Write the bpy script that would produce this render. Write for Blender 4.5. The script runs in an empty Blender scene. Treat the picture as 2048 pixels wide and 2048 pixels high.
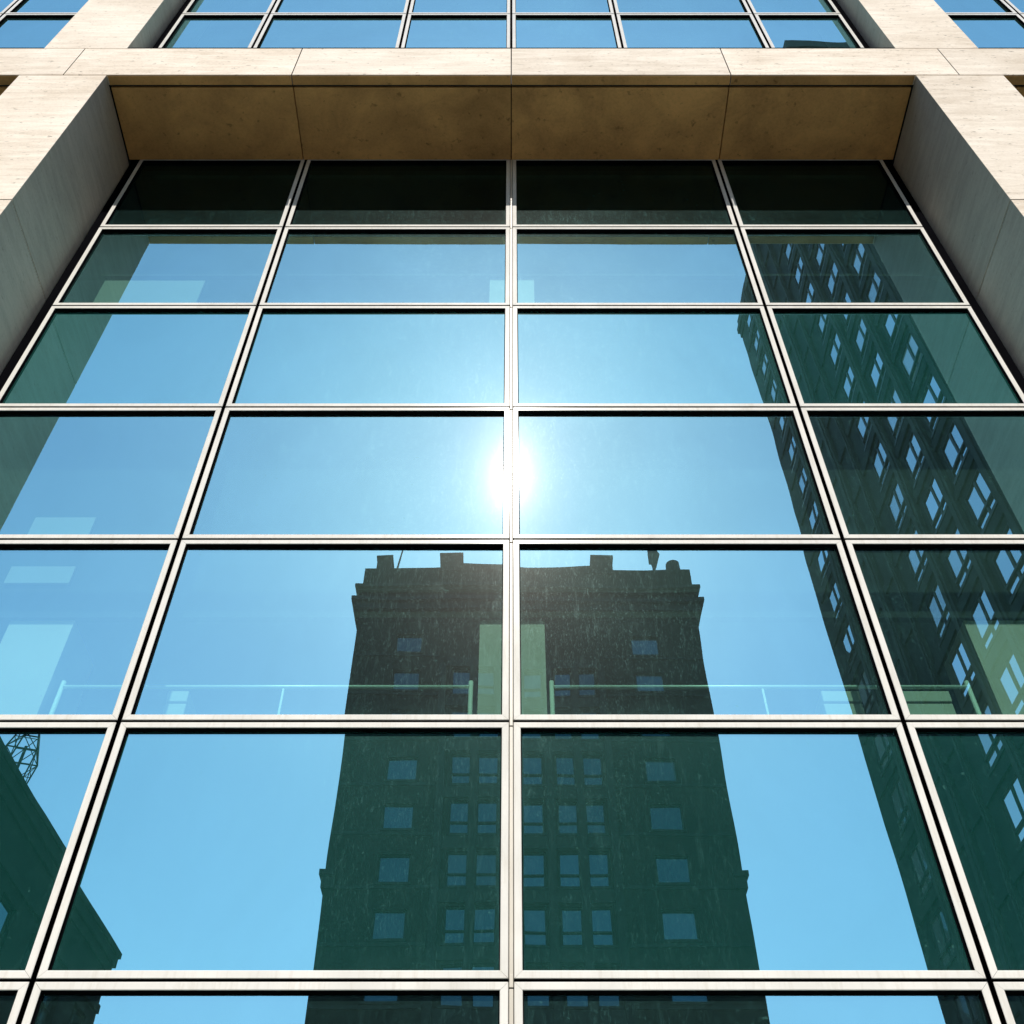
import bpy, bmesh, math, random
from mathutils import Vector, Euler
random.seed(7)
R = math.radians
scn = bpy.context.scene
C = scn.collection
D = 4.0            # metres from the camera to the window frames
EYE = 1.65
def Z(h): return EYE + h * D
def X(u): return u * D

# ------------------------------------------------------------------ helpers
def new_bm(): return bmesh.new()
def box(bm, x0, x1, y0, y1, z0, z1, bev=0.0, mi=0):
    vs = [bm.verts.new((x, y, z)) for z in (z0, z1) for y in (y0, y1) for x in (x0, x1)]
    fs = [(0, 2, 3, 1), (4, 5, 7, 6), (0, 1, 5, 4), (2, 6, 7, 3), (0, 4, 6, 2), (1, 3, 7, 5)]
    faces = []
    for f in fs:
        fc = bm.faces.new([vs[i] for i in f]); fc.material_index = mi; faces.append(fc)
    if bev > 0:
        es = list({e for f in faces for e in f.edges})
        bmesh.ops.bevel(bm, geom=es, offset=bev, segments=2, profile=0.5, affect='EDGES')
    return vs
def tube(bm, a, b, r0, r1=None, n=8, caps=True):
    a = Vector(a); b = Vector(b); r1 = r0 if r1 is None else r1
    d = (b - a).normalized(); s = Vector((1, 0, 0)) if abs(d.x) < .9 else Vector((0, 0, 1))
    u = d.cross(s).normalized(); v = d.cross(u)
    ra = [bm.verts.new(a + (u * math.cos(t) + v * math.sin(t)) * r0) for t in [2 * math.pi * i / n for i in range(n)]]
    rb = [bm.verts.new(b + (u * math.cos(t) + v * math.sin(t)) * r1) for t in [2 * math.pi * i / n for i in range(n)]]
    for i in range(n):
        bm.faces.new((ra[i], ra[(i + 1) % n], rb[(i + 1) % n], rb[i]))
    if caps: bm.faces.new(ra[::-1]); bm.faces.new(rb)
def obj(name, bm, mats, parent=None, label=None, kind=None, smooth=False, fix=True):
    if fix: bmesh.ops.recalc_face_normals(bm, faces=bm.faces)
    me = bpy.data.meshes.new(name); bm.to_mesh(me); bm.free()
    for m in (mats if isinstance(mats, (list, tuple)) else [mats]): me.materials.append(m)
    if smooth:
        for p in me.polygons: p.use_smooth = True
    o = bpy.data.objects.new(name, me); C.objects.link(o)
    if parent: o.parent = parent
    if label: o['label'] = label
    if kind: o['kind'] = kind
    return o
def thing(name, label, cat, group=None):
    o = bpy.data.objects.new(name, None); C.objects.link(o)
    o.empty_display_size = .5; o['label'] = label; o['category'] = cat
    if group: o['group'] = group
    return o
def tag(o, label, cat, group=None):
    o['label'] = label; o['category'] = cat
    if group: o['group'] = group
    return o

# ---------------------------------------------------------------- materials
class NT:
    def __init__(s, name):
        s.m = bpy.data.materials.new(name); s.m.use_nodes = True
        s.t = s.m.node_tree; s.t.nodes.clear()
        s.out = s.t.nodes.new('ShaderNodeOutputMaterial')
    def n(s, typ, **kw):
        nd = s.t.nodes.new(typ)
        for k, v in kw.items():
            if k.startswith('i_'):
                nd.inputs[k[2:].replace('_', ' ')].default_value = v
            else: setattr(nd, k, v)
        return nd
    def l(s, a, b): s.t.links.new(a, b)
    def math(s, op, a, b=None, c=None, clamp=False):
        nd = s.t.nodes.new('ShaderNodeMath'); nd.operation = op; nd.use_clamp = clamp
        for i, v in enumerate((a, b, c)):
            if v is None: continue
            if isinstance(v, (int, float)): nd.inputs[i].default_value = v
            else: s.l(v, nd.inputs[i])
        return nd.outputs[0]
    def noise(s, vec, scale, detail=4, rough=.55, dist=0.0):
        nd = s.t.nodes.new('ShaderNodeTexNoise'); s.l(vec, nd.inputs['Vector'])
        nd.inputs['Scale'].default_value = scale; nd.inputs['Detail'].default_value = detail
        nd.inputs['Roughness'].default_value = rough; nd.inputs['Distortion'].default_value = dist
        return nd.outputs['Fac']
    def ramp(s, fac, stops):
        nd = s.t.nodes.new('ShaderNodeValToRGB'); s.l(fac, nd.inputs[0])
        el = nd.color_ramp.elements
        while len(el) < len(stops): el.new(.5)
        for e, (p, c) in zip(el, stops):
            e.position = p; e.color = (c, c, c, 1) if isinstance(c, (int, float)) else (*c, 1)
        return nd.outputs[0]
    def coords(s, sx=1, sy=1, sz=1, rnd=True):
        g = s.t.nodes.new('ShaderNodeNewGeometry')
        v = g.outputs['Position']
        if rnd:
            oi = s.t.nodes.new('ShaderNodeObjectInfo')
            mu = s.t.nodes.new('ShaderNodeVectorMath'); mu.operation = 'ADD'
            k = s.math('MULTIPLY', oi.outputs['Random'], 57.0)
            s.l(v, mu.inputs[0]); s.l(k, mu.inputs[1]); v = mu.outputs[0]
        mp = s.t.nodes.new('ShaderNodeVectorMath'); mp.operation = 'MULTIPLY'
        s.l(v, mp.inputs[0]); mp.inputs[1].default_value = (sx, sy, sz)
        return mp.outputs[0]
    def mix(s, fac, a, b, blend='MIX'):
        nd = s.t.nodes.new('ShaderNodeMix'); nd.data_type = 'RGBA'; nd.blend_type = blend
        for sock, v in ((nd.inputs[0], fac), (nd.inputs[6], a), (nd.inputs[7], b)):
            if isinstance(v, (int, float)): sock.default_value = v
            elif isinstance(v, tuple): sock.default_value = (*v, 1)
            else: s.l(v, sock)
        return nd.outputs[2]

def simple(name, col, rough=.6, var=.15, scale=3.0, metallic=0.0, spec=.4, bump=0.0):
    t = NT(name); p = t.n('ShaderNodeBsdfPrincipled')
    v = t.coords(); f = t.noise(v, scale, 5)
    lo = tuple(c * (1 - var) for c in col); hi = tuple(min(1, c * (1 + var)) for c in col)
    t.l(t.mix(t.ramp(f, [(.3, 0.0), (.7, 1.0)]), lo, hi), p.inputs['Base Color'])
    p.inputs['Roughness'].default_value = rough; p.inputs['Metallic'].default_value = metallic
    p.inputs['Specular IOR Level'].default_value = spec
    if bump:
        b = t.n('ShaderNodeBump', i_Strength=bump, i_Distance=.01)
        t.l(t.noise(v, scale * 12, 6), b.inputs['Height']); t.l(b.outputs[0], p.inputs['Normal'])
    t.l(p.outputs[0], t.out.inputs[0]); return t.m

def stone(name, light, dark, pit=.5, blotch=(.42, .72)):
    t = NT(name); p = t.n('ShaderNodeBsdfPrincipled')
    v = t.coords(); vs = t.coords(1.0, 1.0, 7.0)
    bed = t.noise(vs, 2.2, 8, .62, .6)              # travertine bedding
    blo = t.noise(v, .9, 5, .6, .3)
    fine = t.noise(v, 45, 4, .7)
    pits = t.noise(t.coords(1.0, 1.0, 2.6), 16, 5, .6)
    oi = t.n('ShaderNodeObjectInfo')
    k = t.math('ADD', t.math('MULTIPLY', t.ramp(bed, [(.38, 0.0), (.66, 1.0)]), .38),
               t.math('MULTIPLY', t.ramp(blo, [(blotch[0], 0.0), (blotch[1], 1.0)]), .42))
    k = t.math('ADD', k, t.math('MULTIPLY', t.ramp(fine, [(.45, 0.0), (.8, 1.0)]), .25), clamp=True)
    col = t.mix(k, light, dark)
    pf = t.math('MULTIPLY', t.ramp(pits, [(.62, 0.0), (.72, 1.0)]), pit)
    col = t.mix(pf, col, tuple(c * .45 for c in dark))
    br = t.math('MULTIPLY_ADD', oi.outputs['Random'], .18, .90)
    hs = t.n('ShaderNodeHueSaturation'); t.l(col, hs.inputs['Color']); t.l(br, hs.inputs['Value'])
    t.l(hs.outputs[0], p.inputs['Base Color'])
    p.inputs['Roughness'].default_value = .75; p.inputs['Specular IOR Level'].default_value = .25
    b = t.n('ShaderNodeBump', i_Strength=.35, i_Distance=.004)
    t.l(t.math('SUBTRACT', fine, t.math('MULTIPLY', pf, 1.5)), b.inputs['Height']); t.l(b.outputs[0], p.inputs['Normal'])
    t.l(p.outputs[0], t.out.inputs[0]); return t.m

def facade_glass(name, refl, see, back=None, dustk=1.0, tint=(.34, .66, .72)):
    """coated glass: sharp mirror + tinted see-through (or an opaque shadow box), with sun-lit dust and scratches"""
    t = NT(name)
    v = t.coords()
    # slightly wavy panes
    b = t.n('ShaderNodeBump', i_Strength=1.0, i_Distance=.0011)
    tc = t.n('ShaderNodeTexCoord'); se = t.n('ShaderNodeSeparateXYZ'); t.l(tc.outputs['Generated'], se.inputs[0])
    def hump(a): return t.math('MULTIPLY', t.math('MULTIPLY', a, t.math('SUBTRACT', 1.0, a)), 4.0)
    hx, hz = hump(se.outputs[0]), hump(se.outputs[2])
    oi = t.n('ShaderNodeObjectInfo')
    bow = t.math('MULTIPLY', t.math('MULTIPLY', hx, hz), t.math('MULTIPLY_ADD', oi.outputs['Random'], .75, -.15))
    rip = t.math('MULTIPLY', t.noise(t.coords(3.2, 3, 2.2), 1.0, 1, .4), .16)
    edge = t.math('MULTIPLY', t.math('POWER', t.math('SUBTRACT', 1.0, hx), 4.0), .16)
    t.l(t.math('ADD', t.math('ADD', t.noise(t.coords(.9, 1, .75), 1.0, 2, .4), bow), t.math('ADD', rip, edge)), b.inputs['Height'])
    # slight difference in coating from pane to pane, wipe marks and old water stains
    sm = t.math('MULTIPLY_ADD', t.noise(t.coords(1.6, 1.6, .9), 1.0, 5, .6, .8), .16, .92)
    sm = t.math('MULTIPLY', sm, t.math('MULTIPLY_ADD', oi.outputs['Random'], .09, .955))
    mir = t.n('ShaderNodeBsdfGlossy'); mir.inputs['Roughness'].default_value = 0.0
    mc = t.n('ShaderNodeCombineColor')
    for i, c in enumerate(tint): t.l(t.math('MULTIPLY', sm, c * refl), mc.inputs[i])
    t.l(mc.outputs[0], mir.inputs['Color']); t.l(b.outputs[0], mir.inputs['Normal'])
    if back is None:
        thr = t.n('ShaderNodeBsdfTransparent'); thr.inputs['Color'].default_value = (*see, 1)
    else:
        thr = t.n('ShaderNodeBsdfDiffuse'); thr.inputs['Color'].default_value = (*back, 1)
    base = t.n('ShaderNodeAddShader'); t.l(thr.outputs[0], base.inputs[0]); t.l(mir.outputs[0], base.inputs[1])
    # dust: even film, blotches, near-vertical rain streaks, short scratches, specks
    film = t.ramp(t.noise(v, 1.3, 4, .6), [(.3, .35), (.75, 1.0)])
    # grime gathered along the frame, heaviest at the sill and in the upper corners
    eb = t.ramp(se.outputs[2], [(.0, 1.0), (.10, .0)])
    ex = t.ramp(hx, [(.0, 1.0), (.10, .0)])
    et = t.ramp(se.outputs[2], [(.80, .0), (1.0, .7)])
    eg = t.math('MULTIPLY', t.math('ADD', t.math('ADD', eb, ex), et), t.ramp(t.noise(t.coords(6, 6, 2.5), 1.0, 5, .65), [(.35, .1), (.7, 1.0)]))
    st = t.ramp(t.noise(t.coords(30, 30, 5.0), 1.0, 3, .65, 1.2), [(.56, 0.0), (.68, 1.0)])
    sc = t.ramp(t.noise(t.coords(75, 75, 22), 1.0, 2, .5, 2.4), [(.585, 0.0), (.68, 1.0)])
    sp = t.ramp(t.noise(v, 38, 1, .3), [(.775, 0.0), (.80, 1.0)])
    d0 = t.math('ADD', t.math('MULTIPLY', film, .55), t.math('MULTIPLY', eg, .55))
    scr = t.math('MULTIPLY', t.math('ADD', t.math('MULTIPLY', st, .8), t.math('MULTIPLY', sc, 1.8)), film)
    d = t.math('ADD', d0, scr)
    dd = t.math('ADD', t.math('ADD', d0, t.math('MULTIPLY', scr, .35)), t.math('MULTIPLY', sp, 3.0))
    dif = t.n('ShaderNodeBsdfDiffuse'); dif.inputs['Color'].default_value = (.22, .64, .54, 1)
    m2 = t.n('ShaderNodeMixShader'); t.l(t.math('MULTIPLY', dd, .026 * dustk), m2.inputs[0])
    t.l(base.outputs[0], m2.inputs[1]); t.l(dif.outputs[0], m2.inputs[2])
    sh = m2.outputs[0]
    for rough, w, k, c in ((.085, .00045, .15, .85), (.18, .0010, .15, .85), (.34, .0026, .5, .5), (.52, .0055, 1.0, .0)):
        g = t.n('ShaderNodeBsdfGlossy'); g.inputs['Roughness'].default_value = rough
        cc = t.n('ShaderNodeCombineColor')
        wk = t.math('MULTIPLY', t.math('MULTIPLY_ADD', d, k, c), w)
        for i, kk in enumerate((1.12, .98, .92) if rough < .5 else (.22, .98, .95)): t.l(t.math('MULTIPLY', wk, kk), cc.inputs[i])
        t.l(cc.outputs[0], g.inputs['Color'])
        a = t.n('ShaderNodeAddShader'); t.l(sh, a.inputs[0]); t.l(g.outputs[0], a.inputs[1]); sh = a.outputs[0]
    t.l(sh, t.out.inputs[0]); return t.m

M = {}
M['stone'] = stone('limestone', (.90, .80, .68), (.52, .41, .295), pit=.9)
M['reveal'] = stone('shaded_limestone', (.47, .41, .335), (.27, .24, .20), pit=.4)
M['soffit'] = stone('warm_limestone', (.82, .43, .145), (.30, .15, .05), pit=.6, blotch=(.36, .66))  # warmer, more saturated tone than the front stone, on soffits and lips
M['sealant'] = simple('dark_sealant', (.02, .016, .013), .8)
M['core'] = simple('dark_backing', (.02, .019, .017), .9)
def frame_paint():
    t = NT('cream_aluminium'); p = t.n('ShaderNodeBsdfPrincipled')
    v = t.coords(); f = t.noise(t.coords(1, 1, .6), 5, 5)
    gr = t.ramp(t.noise(t.coords(34, 34, 4), 1.0, 5, .7), [(.5, 0.0), (.78, 1.0)])
    col = t.mix(t.ramp(f, [(.3, 0.0), (.7, 1.0)]), (.72, .69, .635), (.83, .795, .735))
    col = t.mix(t.math('MULTIPLY', gr, .35), col, (.45, .38, .28))
    t.l(col, p.inputs['Base Color'])
    p.inputs['Roughness'].default_value = .14; p.inputs['Specular IOR Level'].default_value = .13
    t.l(p.outputs[0], t.out.inputs[0]); return t.m
M['frame'] = frame_paint()
M['strip'] = simple('tan_aluminium', (.62, .56, .47), .4, .1)
M['gasket_shade'] = simple('black_gasket_shade', (.004, .004, .005), .7, .2, spec=.0)  # gasket black, also laid on the frame returns to stand for their shade
M['vision'] = facade_glass('vision_glass', 1.0, (.36, .55, .48))
M['upper'] = facade_glass('upper_glass', 1.0, (.20, .30, .26), tint=(.50, .90, .95))  # stronger mirror tint: a brighter sky reflection put into the upper panes
M['spandrel'] = facade_glass('spandrel_glass', 1.0, None, back=(.0004, .022, .018))
M['shaded'] = facade_glass('shaded_glass', .07, (.06, .10, .08))  # dimmed copy of the vision glass: soffit shade put into the top row
M['bulkhead'] = simple('dark_bulkhead', (.016, .020, .020), .9)
M['ceiling'] = simple('interior_ceiling', (.05, .06, .06), .9)
M['pillar'] = simple('painted_plaster', (.56, .48, .43), .85, .06)
M['panel'] = simple('grey_panel', (.30, .28, .26), .8, .05)
M['rail'] = simple('brushed_steel', (.75, .78, .70), .35, .05, metallic=.2)
M['cabinet'] = simple('pale_laminate', (.48, .45, .38), .6, .05)

# --------------------------------------------------------- the office facade
bld = thing('office_building', 'pale limestone office building with a gridded mirror glass window wall, seen straight ahead', 'building')
YF = .815 * D      # stone front plane
YG = D             # front of the window frames in the main bay
YU = .862 * D      # front of the frames in the upper bays
GL = .027          # glass behind frame front
HS, HT = 2.2355, 2.393
PITCH, HALF, PIER = 1.866, .841, .184

def window_mesh(bm, x0, x1, z0, z1, yf, dep=.068, w=.032):
    """four mitred bars; outer faces cream (0), shade on the returns painted in as black (1)"""
    O = [(x0, z0), (x1, z0), (x1, z1), (x0, z1)]
    I = [(x0 + w, z0 + w), (x1 - w, z0 + w), (x1 - w, z1 - w), (x0 + w, z1 - w)]
    c = .0025; e = .0007
    for k in range(4):
        a, b2 = O[k], O[(k + 1) % 4]; ia, ib = I[k], I[(k + 1) % 4]
        dx, dz = (b2[0] - a[0]), (b2[1] - a[1]); L = math.hypot(dx, dz); tx, tz = dx / L, dz / L
        nx, nz = -tz, tx
        def P(p, along, inn, y): return bm.verts.new((p[0] + tx * along + nx * inn, y, p[1] + tz * along + nz * inn))
        a0 = P(a, e, 0, yf + c); a1 = P(a, e + c, c, yf); b0 = P(b2, -e, 0, yf + c); b1 = P(b2, -e - c, c, yf)
        i0 = P(ia, e, 0, yf + c); i1 = P(ia, e - c, -c, yf); j0 = P(ib, -e, 0, yf + c); j1 = P(ib, -e + c, -c, yf)
        a2 = P(a, 0, 0, yf + dep); b3 = P(b2, 0, 0, yf + dep); i2 = P(ia, 0, 0, yf + dep); j2 = P(ib, 0, 0, yf + dep)
        q = [((a1, b1, j1, i1), 0), ((a0, b0, b1, a1), 0), ((i1, j1, j0, i0), 0), ((a2, b3, b0, a0), 1),
             ((i0, j0, j2, i2), 1), ((a0, a1, i1, i0), 0), ((b0, j0, j1, b1), 0), ((a2, a0, i0, i2), 0), ((b3, j2, j0, b0), 0)]
        for vs, mi in q:
            f = bm.faces.new(vs); f.material_index = mi
    # black glazing bead round the glass
    g = .005
    B = [(p[0] + sx * g, p[1] + sz * g) for p, (sx, sz) in zip(I, ((1, 1), (-1, 1), (-1, -1), (1, -1)))]
    for k in range(4):
        vs = [bm.verts.new((p[0], y, p[1])) for p, y in ((I[k], yf + GL - .006), (I[(k + 1) % 4], yf + GL - .006), (B[(k + 1) % 4], yf + GL - .003), (B[k], yf + GL - .003))]
        f = bm.faces.new(vs); f.material_index = 1

def pane_mesh(bm, x0, x1, z0, z1, yf, w=.032, lean=0.0, mi=0):
    a = random.uniform(-1, 1) * .0011; b = random.uniform(-1, 1) * .0008 + lean
    y = yf + GL
    pts = [(x0 + w, z0 + w), (x1 - w, z0 + w), (x1 - w, z1 - w), (x0 + w, z1 - w)]
    cx, cz = (x0 + x1) / 2, (z0 + z1) / 2
    f = bm.faces.new([bm.verts.new((px, y + a * (px - cx) + b * (pz - cz), pz)) for px, pz in pts])
    f.material_index = mi

def window(x0, x1, z0, z1, yf, glass, label=None, lean=0.0):
    bm = new_bm(); window_mesh(bm, x0, x1, z0, z1, yf)
    w = obj('window', bm, [M['frame'], M['gasket_shade']], bld, label)
    bm = new_bm(); pane_mesh(bm, x0, x1, z0, z1, yf, lean=lean)
    obj('glass_pane', bm, glass, w, fix=False)

ROWS = [2.2475, 1.930, 1.636, 1.336, 1.037, .735, .437, .138, -.16, -.40]
COLS = [-.818, -.452, 0, .452, .818]
gx, gz = .0108, .0058
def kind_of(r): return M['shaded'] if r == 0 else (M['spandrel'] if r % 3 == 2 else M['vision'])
def bay_cells(cx, cols, rows):
    for i in range(len(cols) - 1):
        x0 = X(cx + cols[i]) + (gx if i else 0); x1 = X(cx + cols[i + 1]) - (gx if i < len(cols) - 2 else 0)
        for r in range(len(rows) - 1):
            yield i, r, x0, x1, Z(rows[r + 1]) + gz, Z(rows[r]) - gz
far_bm = new_bm()
for cx in (-PITCH, 0, PITCH):
    for i, r, x0, x1, z0, z1 in bay_cells(cx, COLS, ROWS):
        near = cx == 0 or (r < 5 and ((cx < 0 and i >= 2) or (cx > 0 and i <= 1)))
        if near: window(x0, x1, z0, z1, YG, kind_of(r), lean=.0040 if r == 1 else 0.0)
        else:
            window_mesh(far_bm, x0, x1, z0, z1, YG); pane_mesh(far_bm, x0, x1, z0, z1, YG, mi=2 + (r % 3 == 2))
UC = [-.820, -.602, -.259, 0, .259, .602, .820]
UR = [3.375, 3.076, 2.777, 2.478, 2.400]
for cx in (-PITCH, 0, PITCH):
    for i, r, x0, x1, z0, z1 in bay_cells(cx, UC, UR):
        if r == 3: continue
        near = cx == 0 or (cx < 0 and i >= 4) or (cx > 0 and i <= 1)
        if near: window(x0, x1, z0, z1, YU, M['upper'])
        else:
            window_mesh(far_bm, x0, x1, z0, z1, YU); pane_mesh(far_bm, x0, x1, z0, z1, YU, mi=2)
    bm = new_bm()       # low solid band under the upper windows
    box(bm, X(cx - .82), X(cx + .82), YU + .004, YU + .06, Z(2.394), Z(2.478) - gz)
    obj('sill_panel', bm, M['frame'], bld)
obj('far_glazing', far_bm, [M['frame'], M['gasket_shade'], M['upper'], M['spandrel']], bld, kind='stuff', fix=False,
    label='windows of the neighbouring bays beyond the stone piers')

# joint fillers, cover strips, black edge gaps
for cx, cols, rows, yf in [(c, COLS, ROWS, YG) for c in (-PITCH, 0, PITCH)] + [(c, UC, UR[:-1], YU) for c in (-PITCH, 0, PITCH)]:
    bm = new_bm()
    for u in cols[1:-1]: box(bm, X(cx + u) - gx + .0005, X(cx + u) + gx - .0005, yf + .045, yf + .067, Z(rows[-1]), Z(rows[0]))
    for h in rows[1:-1]: box(bm, X(cx + cols[0]) + .001, X(cx + cols[-1]) - .001, yf + .042, yf + .066, Z(h) - gz + .0003, Z(h) + gz - .0003)
    obj('joint_gasket', bm, M['gasket_shade'], bld)
    for s in (-1, 1):
        xa, xb = sorted((X(cx + s * abs(cols[0])) + s * .001, X(cx + s * HALF) - s * .001))
        bm = new_bm(); box(bm, xa, xb, yf + .035, yf + .09, Z(rows[-1]), Z(rows[0]))
        obj('edge_gasket', bm, M['gasket_shade'], bld)
for r in range(len(ROWS) - 1):
    bm = new_bm()
    box(bm, -gx + .0028, gx - .0028, YG - .003, YG + .02, Z(ROWS[r + 1]) - .028, Z(ROWS[r]) - .034, bev=.002)
    if r: box(bm, -.0068, .0068, YG - .0065, YG - .0032, Z(ROWS[r]) - .030, Z(ROWS[r]) + .02, bev=.0014)
    obj('cover_strip', bm, M['strip'], bld)
# black head above the top row
bm = new_bm(); box(bm, X(-HALF) + .002, X(HALF) - .002, YG + .0, YG + .12, Z(2.2475) + .002, Z(HS) + .09)
obj('window_head', bm, M['gasket_shade'], bld)

# stone piers
J = .006
def stone_box(name, x0, x1, y0, y1, z0, z1, mat='stone', label=None):
    bm = new_bm(); box(bm, x0 + J * .7, x1 - J * .7, y0, y1, z0 + J, z1 - J, bev=.0015)
    ms = [M[mat]]
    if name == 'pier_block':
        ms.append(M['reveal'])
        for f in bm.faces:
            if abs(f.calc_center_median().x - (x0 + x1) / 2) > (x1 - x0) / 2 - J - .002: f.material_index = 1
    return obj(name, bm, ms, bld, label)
for c in (-1.5, -.5, .5, 1.5):
    cx = c * PITCH; x0, x1 = X(cx - PIER / 2), X(cx + PIER / 2)
    h = HS
    while h > -.42:
        lo = max(h - .566, -.42)
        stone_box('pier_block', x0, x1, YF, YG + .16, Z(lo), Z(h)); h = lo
    for a, b in ((HT, 2.885), (2.885, 3.40)):
        stone_box('pier_block', x0, x1, YF, YU + .5, Z(a), Z(b))
    h = HS - .566
    while h > -.4:
        bm = new_bm(); box(bm, x0 + J + .004, x1 - J - .004, YF + .004, YG + .15, Z(h) - J + .0005, Z(h) + J - .0005); obj('joint_sealant', bm, M['sealant'], bld); h -= .566
    bm = new_bm(); box(bm, x0 + J + .004, x1 - J - .004, YF + .004, YU + .4, Z(2.885) - J + .0005, Z(2.885) + J - .0005); obj('joint_sealant', bm, M['sealant'], bld)
    bm = new_bm(); box(bm, x0 + .03, x1 - .03, YF + .03, YG + .15, 0, Z(3.40) - .03)
    obj('pier_core', bm, M['core'], bld)
# beam panels, soffit panels
jx = []
for k in (-1, 0, 1):
    jx += [k * PITCH - .933, k * PITCH - .4575, k * PITCH, k * PITCH + .4575]
jx = sorted(set(round(v, 4) for v in jx)) + [1.5 * PITCH]
LIP = .0206 * D
for a, b in zip(jx[:-1], jx[1:]):
    stone_box('beam_panel', X(a), X(b), YF - .0012, YF + LIP, Z(HS), Z(HT))
for k in (-1, 0, 1):
    xs = [-HALF, -.4575, 0, .4575, HALF]
    for a, b in zip(xs[:-1], xs[1:]):
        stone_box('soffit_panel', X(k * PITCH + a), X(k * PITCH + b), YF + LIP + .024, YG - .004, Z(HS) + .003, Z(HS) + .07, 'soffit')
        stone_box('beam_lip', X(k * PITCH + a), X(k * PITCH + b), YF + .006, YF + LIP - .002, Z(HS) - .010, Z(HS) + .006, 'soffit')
bm = new_bm()
box(bm, X(-1.5 * PITCH), X(1.5 * PITCH), YF + LIP + .002, YF + LIP + .5, Z(HS) + .075, Z(HT) - .02)
box(bm, X(-1.5 * PITCH), X(1.5 * PITCH), YF + LIP + .002, YF + LIP + .02, Z(HS) + .03, Z(HS) + .07)
obj('beam_core', bm, M['core'], bld)
for k in (-1, 0, 1):
    bm = new_bm(); box(bm, X(k * PITCH - HALF) + .004, X(k * PITCH + HALF) - .004, YF + .001, YU + .05, Z(HT), Z(HT) + .022)
    obj('sill_flashing', bm, M['gasket_shade'], bld)
bm = new_bm(); box(bm, X(-1.5 * PITCH - .092), X(1.5 * PITCH + .092), YF, YF + .9, Z(3.401), Z(3.56), bev=.005)
obj('parapet_beam', bm, M['stone'], bld)

# interior storeys
WX = 1.5 * PITCH * D
for k, hc in enumerate((.052, .948, 1.844, 2.74)):
    bm = new_bm(); box(bm, -WX, WX, 4.28, 12, Z(hc), Z(hc) + .05)
    obj('ceiling', bm, M['ceiling'], bld)
    bm = new_bm(); box(bm, -WX, WX, 4.245, 11.99, Z(hc) + .051, Z(min(hc + .45, 3.38)))
    box(bm, -WX, WX, 4.24, 4.2795, Z(hc) - .002, Z(hc) + .0505)
    obj('floor_slab', bm, M['bulkhead'], bld)
bm = new_bm(); box(bm, -WX, WX, 12.0, 12.3, 0, Z(3.40)); obj('back_wall', bm, M['ceiling'], bld)
for s in (-1, 1):
    bm = new_bm(); xa, xb = sorted((s * (WX + .002), s * (WX + .25))); box(bm, xa, xb, YG + .2, 12.3, 0, Z(3.40)); obj('side_wall', bm, M['core'], bld)
bm = new_bm(); box(bm, -WX - .25, WX + .25, YF + .9, 12.3, Z(3.401), Z(3.50)); obj('roof_slab', bm, M['core'], bld)
for hf, hc in ((.56, .948), (1.455, 1.844), (-.34, .052)):
    for a, b in ((-.042, .0445), (-.672, -.586), (.607, .690)):
        if abs(a) > .5 and hf > 1: continue
        bm = new_bm(); box(bm, X(a), X(b), 1.066 * D, 1.16 * D, Z(hf) - .3, Z(hc) - .002)
        obj('interior_pillar', bm, M['pillar'], bld)
for x0, x1, h0, h1 in ((-.700, -.610, 1.008, 1.040), (-.700, -.611, 1.10, 1.141), (-.79, -.595, 1.69, 1.819), (.93, 1.0, 1.0, 1.14)):
    bm = new_bm(); box(bm, X(x0), X(x1), 4.225, 4.239, Z(h0), Z(h1)); obj('wall_panel', bm, M['panel'], bld)

def railing(x0, x1, posts, label):
    r = thing('railing', label, 'railing', 'steel guardrails behind the glass')
    y = 1.075 * D; zt = Z(.8425); zb = Z(.56)
    bm = new_bm(); tube(bm, (X(x0), y, zt), (X(x1), y, zt), .011, n=10); obj('handrail', bm, M['rail'], r, smooth=True)
    bm = new_bm(); tube(bm, (X(x0), y, zt - .19), (X(x1), y, zt - .19), .006, n=8); obj('lower_rail', bm, M['rail'], r, smooth=True)
    for p in posts:
        e = p in (posts[0], posts[-1])
        bm = new_bm(); tube(bm, (X(p), y, zb), (X(p), y, zt + (.035 if e else -.012)), .012 if e else .006, n=10); obj('post', bm, M['rail'], r, smooth=True)
railing(-.573, -.0515, (-.573, -.29, -.0515), 'slim steel guardrail behind the glass, left of the pale central pillar')
railing(.0515, .583, (.0515, .32, .583), 'slim steel guardrail behind the glass, right of the pale central pillar')
def cabinet(x0, x1, label):
    c = thing('cabinet', label, 'cabinet', 'low cabinets behind the glass')
    y0, y1 = 1.10 * D, 1.17 * D; zt = Z(.8545)
    bm = new_bm(); box(bm, X(x0), X(x1), y0, y1, Z(.56), zt - .075, bev=.004); obj('body', bm, M['cabinet'], c)
    bm = new_bm(); box(bm, X(x0), X(x1), y0 - .008, y1, zt - .068, zt, bev=.004); obj('top', bm, M['cabinet'], c)
cabinet(.402, .452, 'small pale cabinet behind the glass, at the foot of the ribbed tower reflection')
cabinet(.492, .568, 'long pale cabinet with a dark groove behind the rightmost window of the railing storey')
cabinet(-.445, -.418, 'narrow pale cabinet behind the left guardrail')

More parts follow.
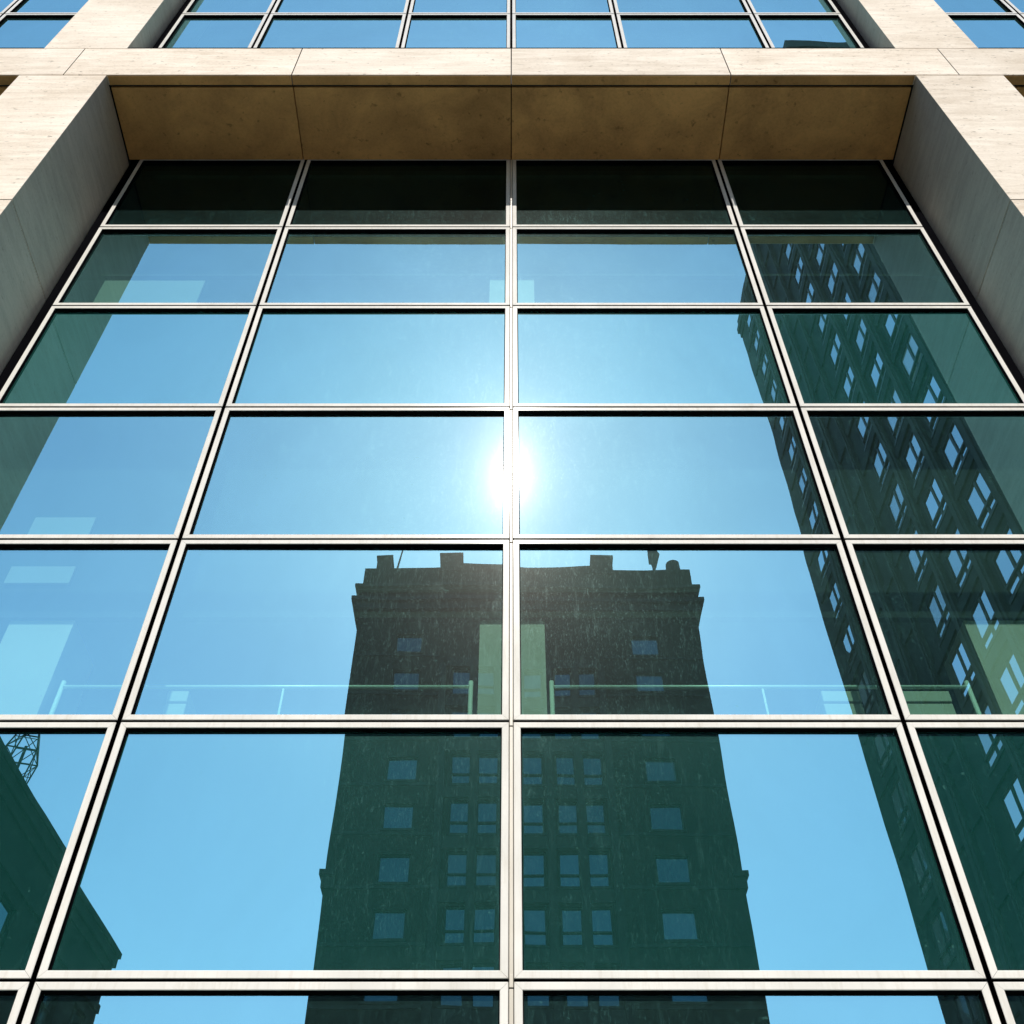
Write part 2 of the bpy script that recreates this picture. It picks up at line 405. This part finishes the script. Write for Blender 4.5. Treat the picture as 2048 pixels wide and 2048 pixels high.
# ------------------------------------------------ ground (never in frame but real)
M['asphalt'] = simple('asphalt', (.05, .05, .052), .9, .3, 1.2, bump=.4)
M['pave'] = simple('paving_stone', (.30, .28, .25), .85, .2, .8, bump=.3)
M['line'] = simple('road_paint', (.75, .74, .70), .7, .1, 6)
def slab(name, x0, x1, y0, y1, z0, z1, m):
    bm = new_bm(); box(bm, x0, x1, y0, y1, z0, z1); return obj(name, bm, m, kind='structure')
bm = new_bm(); bm.faces.new([bm.verts.new(p) for p in ((-900, -900, -.13), (900, -900, -.13), (900, 900, -.13), (-900, 900, -.13))])
obj('ground', bm, M['asphalt'], kind='structure')
slab('pavement', -60, 60, -6, 13, -.125, 0, M['pave'])
slab('kerb', -60, 60, -6.2, -6.002, -.125, .004, M['stone'])
slab('far_pavement', -60, 60, -75, -24, -.126, -.002, M['pave'])
bm = new_bm()
for k in range(-9, 10):
    x = k * 6
    bm.faces.new([bm.verts.new(p) for p in ((x, -15.07, -.124), (x + 3, -15.07, -.124), (x + 3, -14.93, -.124), (x, -14.93, -.124))])
obj('road_marking', bm, M['line'], kind='structure')

# ------------------------------------------- buildings across the street (mirrored in the glass)
YM = 2 * (YG + GL)
def ry(yv): return YM - yv          # a point seen yv metres deep in the mirror stands here
def wall_mesh(bm, f, u0, u1, z0, z1, holes, reveal):
    """wall sheet in (u, z) with recessed rectangular openings; f(u, d, z) -> world"""
    us = sorted({u0, u1} | {h[0] for h in holes} | {h[1] for h in holes})
    zs = sorted({z0, z1} | {h[2] for h in holes} | {h[3] for h in holes})
    hs = [(round(h[0], 5), round(h[1], 5), round(h[2], 5), round(h[3], 5)) for h in holes]
    byz = {}
    for k in range(len(zs) - 1):
        zc = (zs[k] + zs[k + 1]) / 2; act = [h for h in hs if h[2] < zc < h[3]]
        cuts = sorted({u0, u1} | {h[0] for h in act} | {h[1] for h in act})
        for a, b in zip(cuts[:-1], cuts[1:]):
            uc = (a + b) / 2
            if any(h[0] < uc < h[1] for h in act): continue
            bm.faces.new([bm.verts.new(f(*p)) for p in ((a, 0, zs[k]), (b, 0, zs[k]), (b, 0, zs[k + 1]), (a, 0, zs[k + 1]))])
    for h in hs:
        a, b, c, d = h
        for q in (((a, 0, c), (a, 0, d), (a, reveal, d), (a, reveal, c)), ((b, 0, c), (b, reveal, c), (b, reveal, d), (b, 0, d)),
                  ((a, 0, c), (a, reveal, c), (b, reveal, c), (b, 0, c)), ((a, 0, d), (b, 0, d), (b, reveal, d), (a, reveal, d))):
            bm.faces.new([bm.verts.new(f(*p)) for p in q])
def fbox(bm, f, u0, u1, d0, d1, z0, z1):
    vs = [bm.verts.new(f(u, d, z)) for z in (z0, z1) for d in (d0, d1) for u in (u0, u1)]
    for q in ((0, 2, 3, 1), (4, 5, 7, 6), (0, 1, 5, 4), (2, 6, 7, 3), (0, 4, 6, 2), (1, 3, 7, 5)):
        bm.faces.new([vs[i] for i in q])
def far_pane(name, col, mirror, lean=(0, 0, 0), gcol=(.85, .92, 1)):
    t = NT(name); p = t.n('ShaderNodeBsdfPrincipled')
    oi = t.n('ShaderNodeObjectInfo')
    t.l(t.mix(t.ramp(oi.outputs['Random'], [(.0, .15), (.55, .35), (.72, .4), (.75, 1.0)]), tuple(c * .4 for c in col), tuple(min(.6, c * 1.7 + .04) for c in col)), p.inputs['Base Color'])
    p.inputs['Roughness'].default_value = .06; p.inputs['Specular IOR Level'].default_value = .5
    g = t.n('ShaderNodeBsdfGlossy'); g.inputs['Roughness'].default_value = .03; g.inputs['Color'].default_value = (*gcol, 1)
    ge = t.n('ShaderNodeNewGeometry'); ad = t.n('ShaderNodeVectorMath', operation='ADD'); t.l(ge.outputs['Normal'], ad.inputs[0])
    cx = t.n('ShaderNodeCombineXYZ'); cx.inputs[0].default_value = lean[0]; cx.inputs[1].default_value = lean[1]
    t.l(t.math('MULTIPLY_ADD', oi.outputs['Random'], .06, lean[2]), cx.inputs[2]); t.l(cx.outputs[0], ad.inputs[1])
    no = t.n('ShaderNodeVectorMath', operation='NORMALIZE'); t.l(ad.outputs[0], no.inputs[0]); t.l(no.outputs[0], g.inputs['Normal'])
    mx = t.n('ShaderNodeMixShader'); t.l(t.math('MULTIPLY', t.math('MULTIPLY_ADD', t.math('FRACT', t.math('MULTIPLY', oi.outputs['Random'], 7.31)), .7, .6), mirror, clamp=True), mx.inputs[0])
    t.l(p.outputs[0], mx.inputs[1]); t.l(g.outputs[0], mx.inputs[2]); t.l(mx.outputs[0], t.out.inputs[0]); return t.m
def brick(name, a, b, mort):
    t = NT(name); p = t.n('ShaderNodeBsdfPrincipled')
    tx = t.n('ShaderNodeTexBrick'); g = t.n('ShaderNodeNewGeometry')
    sx = t.n('ShaderNodeSeparateXYZ'); t.l(g.outputs['Position'], sx.inputs[0])
    cx = t.n('ShaderNodeCombineXYZ'); t.l(t.math('ADD', sx.outputs[0], sx.outputs[1]), cx.inputs[0]); t.l(sx.outputs[2], cx.inputs[1])
    t.l(cx.outputs[0], tx.inputs['Vector'])
    tx.inputs['Scale'].default_value = 2.0; tx.inputs['Brick Width'].default_value = .9; tx.inputs['Row Height'].default_value = .3
    tx.inputs['Color1'].default_value = (*a, 1); tx.inputs['Color2'].default_value = (*b, 1); tx.inputs['Mortar'].default_value = (*mort, 1)
    tx.inputs['Mortar Size'].default_value = .02
    f = t.ramp(t.noise(t.coords(1, 1, .35, rnd=False), .30, 7, .65), [(.32, .45), (.68, 1.6)])
    t.l(t.mix(1.0, tx.outputs[0], f, 'MULTIPLY'), p.inputs['Base Color']); p.inputs['Roughness'].default_value = .9
    t.l(p.outputs[0], t.out.inputs[0]); return t.m
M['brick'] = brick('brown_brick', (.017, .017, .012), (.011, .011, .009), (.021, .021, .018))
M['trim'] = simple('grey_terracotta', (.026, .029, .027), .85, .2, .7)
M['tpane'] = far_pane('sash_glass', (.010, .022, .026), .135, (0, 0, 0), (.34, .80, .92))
M['rib'] = simple('grey_green_stone', (.016, .020, .022), .85, .3, .5)
M['riblight'] = simple('pale_rib_stone', (.040, .045, .043), .85, .25, .5)
M['rpane'] = far_pane('bright_glass', (.34, .35, .35), .80, (0, .30, -.02), (1, 1, 1))
M['lpane'] = far_pane('block_glass', (.02, .03, .035), .30, (0, .30, .05), (.5, .8, .85))
M['dark'] = simple('dark_metal', (.03, .03, .032), .5)
M['low'] = simple('dark_masonry', (.020, .022, .019), .9, .3, .4)
M['flag'] = simple('flag_cloth', (.10, .12, .10), .9)

# --- brick tower
tw = thing('brick_tower', 'dark brick high-rise with stepped cornice and rooftop flags, mirrored in the middle windows', 'tower')
TY = ry(60.0); TX0, TX1 = -11.43, 14.24; TZ = EYE + .984 * 60
fT = lambda u, d, z: (u, TY - d, z)
holes_near, holes_far = [], []
for k in range(-8, 7):
    zc = EYE + (.492 + .0595 * k) * 60
    for xc, w, h in ((-7.35, 2.0, 1.85), (10.0, 2.15, 1.85)): (holes_near if k >= -2 else holes_far).append((xc - w / 2, xc + w / 2, zc - h / 2, zc + h / 2, 0))
    if k <= 5:
        for xc in (-3.45, -1.75, .0, 1.65, 3.72, 5.45): (holes_near if k >= -2 else holes_far).append((xc - .64, xc + .64, zc - 1.2, zc + 1.15, 1))
bm = new_bm(); wall_mesh(bm, fT, TX0, TX1, -.1, TZ, holes_near + holes_far, .28)
dp = 22
for q in (((TX0, 0), (TX0, dp)), ((TX1, 0), (TX1, dp)), ((TX0, dp), (TX1, dp))):
    (a, da), (b, db) = q
    bm.faces.new([bm.verts.new(fT(*p)) for p in ((a, da, -.1), (b, db, -.1), (b, db, TZ), (a, da, TZ))])
bm.faces.new([bm.verts.new(fT(*p)) for p in ((TX0, 0, TZ - .4), (TX1, 0, TZ - .4), (TX1, dp, TZ - .4), (TX0, dp, TZ - .4))])
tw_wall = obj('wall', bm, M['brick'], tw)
def sash(bm, f, h, fr=.09, mul=0, trans=.62, dep=.24):
    a, b, c, d = h[:4]
    fbox(bm, f, a + .003, a + fr, dep - .10, dep, c + .003, d - .003); fbox(bm, f, b - fr, b - .003, dep - .10, dep, c + .003, d - .003)
    fbox(bm, f, a + fr + .001, b - fr - .001, dep - .10, dep, c + .003, c + fr); fbox(bm, f, a + fr + .001, b - fr - .001, dep - .10, dep, d - fr, d - .003)
    if trans:
        zt = d - (d - c) * trans; fbox(bm, f, a + fr + .001, b - fr - .001, dep - .12, dep - .001, zt - .05, zt + .05)
def pane_quad(bm, f, h, dep=.23, mi=0):
    a, b, c, d = h[:4]
    fc = bm.faces.new([bm.verts.new(f(*p)) for p in ((a, dep, c), (b, dep, c), (b, dep, d), (a, dep, d))]); fc.material_index = mi
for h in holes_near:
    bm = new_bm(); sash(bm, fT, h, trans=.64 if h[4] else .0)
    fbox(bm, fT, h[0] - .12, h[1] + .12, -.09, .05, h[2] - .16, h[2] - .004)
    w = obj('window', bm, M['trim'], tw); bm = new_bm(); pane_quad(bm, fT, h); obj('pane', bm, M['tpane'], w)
bm = new_bm()
for h in holes_far: sash(bm, fT, h, trans=.64 if h[4] else .0)
n0 = len(bm.faces)
for h in holes_far: pane_quad(bm, fT, h, mi=1)
obj('lower_windows', bm, [M['trim'], M['tpane']], tw, kind='stuff', label='windows of the lower storeys of the brick tower')
# central bay frame: mullions and spandrels in paler terracotta
bm = new_bm(); zb, ztp = EYE + .12 * 60, EYE + .815 * 60
for x in (-4.75, -2.6, -.88, .82, 2.68, 4.58, 6.55): fbox(bm, fT, x - .26, x + .26, -.16, .01, zb, ztp)
for k in range(-5, 7):
    zz = EYE + (.492 + .0595 * (k - .5)) * 60
    fbox(bm, fT, -4.48, 6.28, -.09, .012, zz - .45, zz + .38)
obj('central_bay', bm, M['trim'], tw)
def band(name, z0, z1, out, parent, f, u0, u1, m, dpt=22):
    bm = new_bm(); fbox(bm, f, u0 - out, u1 + out, -out, dpt + out, z0, z1); return obj(name, bm, m, parent)
q = EYE
band('cornice', q + .905 * 60, q + .9165 * 60, .34, tw, fT, TX0, TX1, M['trim'])
band('cornice', q + .9165 * 60 + .002, q + .9225 * 60, .62, tw, fT, TX0, TX1, M['trim'])
band('cornice', q + .938 * 60, q + .9425 * 60, .28, tw, fT, TX0, TX1, M['trim'])
band('cornice', q + .9425 * 60 + .002, q + .9475 * 60, .50, tw, fT, TX0, TX1, M['trim'])
for x0, x1 in ((TX0 - .30, TX0 + .6), (TX1 - .6, TX1 + .30)):
    bm = new_bm(); fbox(bm, fT, x0, x1, -.3, .9, q + .5415 * 60, q + .5475 * 60); fbox(bm, fT, max(x0, TX0 - .16), min(x1, TX1 + .16), -.16, .9, q + .529 * 60, q + .5413 * 60)
    obj('corner_ornament', bm, M['trim'], tw)
for x in [TX0 + .5 + i * 1.12 for i in range(23)]:
    bm = new_bm(); fbox(bm, fT, x - .12, x + .12, -.16, .0, q + .897 * 60, q + .9045 * 60); obj('bracket', bm, M['trim'], tw)
for k in range(-8, 7):
    zz = EYE + (.492 + .0595 * k) * 60 - 1.22
    for a, b in ((TX0 + .02, -5.06), (6.86, TX1 - .02)):
        bm = new_bm(); fbox(bm, fT, a, b, -.055, .012, zz - .13, zz + .09); obj('string_course', bm, M['trim'], tw)
# swept parapet between two pylons
bm = new_bm(); N = 24; xa, xb = -3.9, 6.7; prof = []
for i in range(N + 1):
    s = i / N; prof.append((xa + (xb - xa) * s, TZ + .40 * (abs(2 * s - 1) ** 1.5)))
for (x0, h0), (x1, h1) in zip(prof[:-1], prof[1:]):
    v = [bm.verts.new(fT(*p)) for p in ((x0, -.05, TZ - .5), (x1, -.05, TZ - .5), (x1, -.05, h1), (x0, -.05, h0), (x0, .6, TZ - .5), (x1, .6, TZ - .5), (x1, .6, h1), (x0, .6, h0))]
    for fq in ((0, 1, 2, 3), (7, 6, 5, 4), (3, 2, 6, 7)): bm.faces.new([v[i] for i in fq])
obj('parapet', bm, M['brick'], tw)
for x0, x1 in ((-5.55, -3.85), (6.55, 8.15)):
    bm = new_bm(); fbox(bm, fT, x0, x1, -.12, 1.2, TZ - .5, TZ + 1.25); fbox(bm, fT, x0 - .12, x1 + .12, -.24, 1.32, TZ + 1.252, TZ + 1.45)
    obj('pylon', bm, M['brick'], tw)
bm = new_bm(); fbox(bm, fT, -10.55, -9.45, .1, 1.3, TZ - .45, TZ + 1.35); fbox(bm, fT, -10.65, -9.35, .0, 1.4, TZ + 1.352, TZ + 1.5); obj('chimney', bm, M['brick'], tw)
bm = new_bm(); tube(bm, fT(13.1, .7, TZ - .4), fT(13.1, .7, TZ + 1.3), .62, .55, 12); tube(bm, fT(13.1, .7, TZ + 1.3), fT(13.1, .7, TZ + 1.62), .55, .22, 12); obj('water_tank', bm, M['trim'], tw)
for x, lean in ((-9.0, .45), (11.5, -.35)):
    bm = new_bm(); tube(bm, fT(x, .3, TZ - .3), fT(x + lean, .3, TZ + 3.4), .085, .05, 8); p = obj('flagpole', bm, M['dark'], tw)
    if x > 0:
        bm = new_bm(); g = [[None] * 7 for _ in range(9)]
        for i in range(9):
            for j in range(7):
                a = i / 8; b = j / 6
                g[i][j] = bm.verts.new(fT(x + lean * .9 - .05 + .95 * a * (1 - .55 * b) , .3 + .14 * math.sin(a * 7 + b * 2), TZ + 3.2 - 2.1 * b - .95 * a))
        for i in range(8):
            for j in range(6): bm.faces.new((g[i][j], g[i + 1][j], g[i + 1][j + 1], g[i][j + 1]))
        obj('flag', bm, M['flag'], p, smooth=True)

# --- ribbed stone tower on the right
rt = thing('ribbed_tower', 'tall grey stone tower with ribs and paired bright windows, mirrored in the right-hand windows', 'tower')
XW = 18.0; RY0, RY1 = ry(2.52 * XW), ry(1.405 * XW); RZ = EYE + 4.0 * XW
fR = lambda u, d, z: (XW + d, ry(u), z)
cols = [2.39, 1.85, 1.68, 1.51]; more = []
def rh(c, k):
    zc = EYE + (1.678 + .178 * k) * XW; return (c * XW - .88, c * XW + .88, zc - 1.02, zc + 1.02)
near = [rh(c, k) for c in cols for k in range(-4, 13)]
far = [rh(c, k) for c in cols for k in range(-8, -4)] + [rh(c, k) for c in more for k in range(-8, 13)]
bm = new_bm(); wall_mesh(bm, fR, 1.405 * XW, 2.52 * XW, -.1, RZ, near + far, .13)
for q4 in (((2.52 * XW, 0), (2.52 * XW, 7)), ((1.405 * XW, 0), (1.405 * XW, 7)), ((2.52 * XW, 7), (1.405 * XW, 7))):
    (a, da), (b, db) = q4
    bm.faces.new([bm.verts.new(fR(*p)) for p in ((a, da, -.1), (b, db, -.1), (b, db, RZ), (a, da, RZ))])
bm.faces.new([bm.verts.new(fR(*p)) for p in ((1.405 * XW, 0, RZ - .3), (2.52 * XW, 0, RZ - .3), (2.52 * XW, 7, RZ - .3), (1.405 * XW, 7, RZ - .3))])
obj('wall', bm, M['rib'], rt)
def casement(bm, f, h):
    a, b, c, d = h
    sash(bm, f, h, fr=.05, trans=.74, dep=.11)
    um = a + (b - a) * .42; fbox(bm, f, um - .075, um + .075, .04, .109, c + .06, d - .06)
for h in near:
    bm = new_bm(); casement(bm, fR, h); fbox(bm, fR, h[0] - .1, h[1] + .1, -.05, .1, h[2] - .16, h[2] - .004)
    w = obj('window', bm, M['dark'], rt); bm = new_bm(); pane_quad(bm, fR, h, .10); obj('pane', bm, M['rpane'], w)
bm = new_bm()
for h in far: casement(bm, fR, h)
for h in far: pane_quad(bm, fR, h, .10, mi=1)
obj('other_windows', bm, [M['dark'], M['rpane']], rt, kind='stuff', label='windows of the lower storeys of the ribbed tower')
for c in (2.303, 2.08, 1.97, 1.765, 1.595, 1.425):
    w = .31 if c != 1.97 else .16
    bm = new_bm(); fbox(bm, fR, c * XW - w, c * XW + w, -.20, .01, 0, RZ - 1.2); fbox(bm, fR, c * XW - w * .4, c * XW + w * .4, -.27, -.201, 0, RZ - 1.3)
    obj('pilaster', bm, M['riblight'], rt)
for k in range(-8, 13):
    zc = EYE + (1.678 + .178 * (k + .5)) * XW
    bm = new_bm(); fbox(bm, fR, 1.41 * XW, 2.49 * XW, -.10, .012, zc - .26, zc + .22); obj('string_course', bm, M['rib'], rt)
for z0, z1, o in ((RZ - 2.2, RZ - 1.5, .08), (RZ - 1.498, RZ - .9, .20), (RZ - .898, RZ + .1, .05)):
    bm = new_bm(); fbox(bm, fR, 1.405 * XW - o, 2.52 * XW + o, -o, 7 + o, z0, z1); obj('cornice', bm, M['riblight'], rt)

# --- low dark block on the left with a lattice mast on its roof
lb = thing('corner_block', 'low dark masonry block with a plain cornice, mirrored at the lower left', 'building')
LX = 18.0; LZ = EYE + 1.195 * LX; lu0, lu1 = 1.0 * LX, 2.60 * LX
fL = lambda u, d, z: (-LX - d, ry(u), z)
lh = []
for c in [lu0 + 2.2 + i * 3.1 for i in range(9)]:
    for k in range(5):
        zc = LZ - 4.2 - 3.9 * k; lh.append((c - .75, c + .75, zc - 1.15, zc + 1.15))
bm = new_bm(); wall_mesh(bm, fL, lu0, lu1, -.1, LZ, lh, .3)
for q4 in (((lu1, 0), (lu1, 16)), ((lu0, 0), (lu0, 16)), ((lu1, 16), (lu0, 16))):
    (a, da), (b, db) = q4
    bm.faces.new([bm.verts.new(fL(*p)) for p in ((a, da, -.1), (b, db, -.1), (b, db, LZ), (a, da, LZ))])
bm.faces.new([bm.verts.new(fL(*p)) for p in ((lu0, 0, LZ - .2), (lu1, 0, LZ - .2), (lu1, 16, LZ - .2), (lu0, 16, LZ - .2))])
obj('wall', bm, M['low'], lb)
for h in lh:
    bm = new_bm(); sash(bm, fL, h, trans=.5); w = obj('window', bm, M['trim'], lb)
    bm = new_bm(); pane_quad(bm, fL, h); obj('pane', bm, M['lpane'], w)
for z0, z1, o in ((LZ - .9, LZ - .5, .10), (LZ - .498, LZ - .05, .22), (LZ - .048, LZ + .2, .30)):
    bm = new_bm(); fbox(bm, fL, lu0 - o, lu1 + o, -o, 16 + o, z0, z1); obj('cornice', bm, M['low'], lb)
bm = new_bm(); zz = LZ - 2.35; fbox(bm, fL, lu0, lu1, -.1, .012, zz - .2, zz + .15); obj('string_course', bm, M['low'], lb)

mx, my, mz = -20.0, ry(36.3), LZ - .2
bm = new_bm()
def ring(r, z, n=4, ph=.5): return [Vector((mx + r * math.cos(ph + 2 * math.pi * i / n), my + r * math.sin(ph + 2 * math.pi * i / n), z)) for i in range(n)]
r0, r1, r2, r3 = ring(.22, mz + 1.1), ring(.62, mz + 2.5), ring(.80, mz + 3.75), ring(.42, mz + 4.9)
for A, B in ((r0, r1), (r1, r2), (r2, r3)):
    for i in range(4):
        j = (i + 1) % 4
        tube(bm, A[i], B[i], .032, n=5); tube(bm, A[i], B[j], .02, n=5); tube(bm, A[j], B[i], .02, n=5); tube(bm, B[i], B[j], .032, n=5)
        tube(bm, (A[i] + B[i]) / 2, (A[j] + B[j]) / 2, .018, n=5)
cage = thing('lattice_mast', 'open metal lattice cage on a post on the roof edge, mirrored at the lower left', 'mast')
obj('cage', bm, M['dark'], cage)
bm = new_bm(); tube(bm, (mx, my, mz - .02), (mx, my, mz + 4.2), .06, n=8); obj('post', bm, M['dark'], cage)

# ----------------------------------------------------------- camera and light
cam = bpy.data.cameras.new('camera'); co = bpy.data.objects.new('camera', cam); C.objects.link(co)
F = 2113.0
cam.sensor_width = 36; cam.sensor_fit = 'HORIZONTAL'; cam.lens = 36 * F / 2048
cam.shift_x = 1.5 / 2048
cam.clip_start = .05; cam.clip_end = 3000
co.location = (0, 0, EYE); co.rotation_euler = (R(90 + 47.5), 0, 0)
scn.camera = co

SUN_EL = 49.4
w = bpy.data.worlds.new('World'); scn.world = w; w.use_nodes = True
nt = w.node_tree; bg = nt.nodes['Background']
sky = nt.nodes.new('ShaderNodeTexSky'); sky.sky_type = 'NISHITA'; sky.sun_disc = False
sky.sun_elevation = R(SUN_EL); sky.sun_rotation = R(180); sky.altitude = 100; sky.air_density = 1.45; sky.dust_density = .4; sky.ozone_density = 1.6
nt.links.new(sky.outputs[0], bg.inputs[0]); bg.inputs[1].default_value = .15
sun = bpy.data.lights.new('sun', 'SUN'); so = bpy.data.objects.new('sun', sun); C.objects.link(so)
sun.energy = 5.0; sun.angle = R(.53); sun.color = (1, .965, .905)
# the sun stands behind the camera (-Y), light travels towards +Y and down
so.rotation_euler = Vector((0, math.cos(R(SUN_EL)), -math.sin(R(SUN_EL)))).to_track_quat('-Z', 'Y').to_euler()

scn.view_settings.view_transform = 'Standard'; scn.view_settings.look = 'None'; scn.view_settings.exposure = 0; scn.view_settings.gamma = 1
scn.render.engine = 'CYCLES'
cy = scn.cycles
cy.use_denoising = True; cy.max_bounces = 10; cy.transparent_max_bounces = 12; cy.glossy_bounces = 6; cy.diffuse_bounces = 4
cy.sample_clamp_indirect = 6
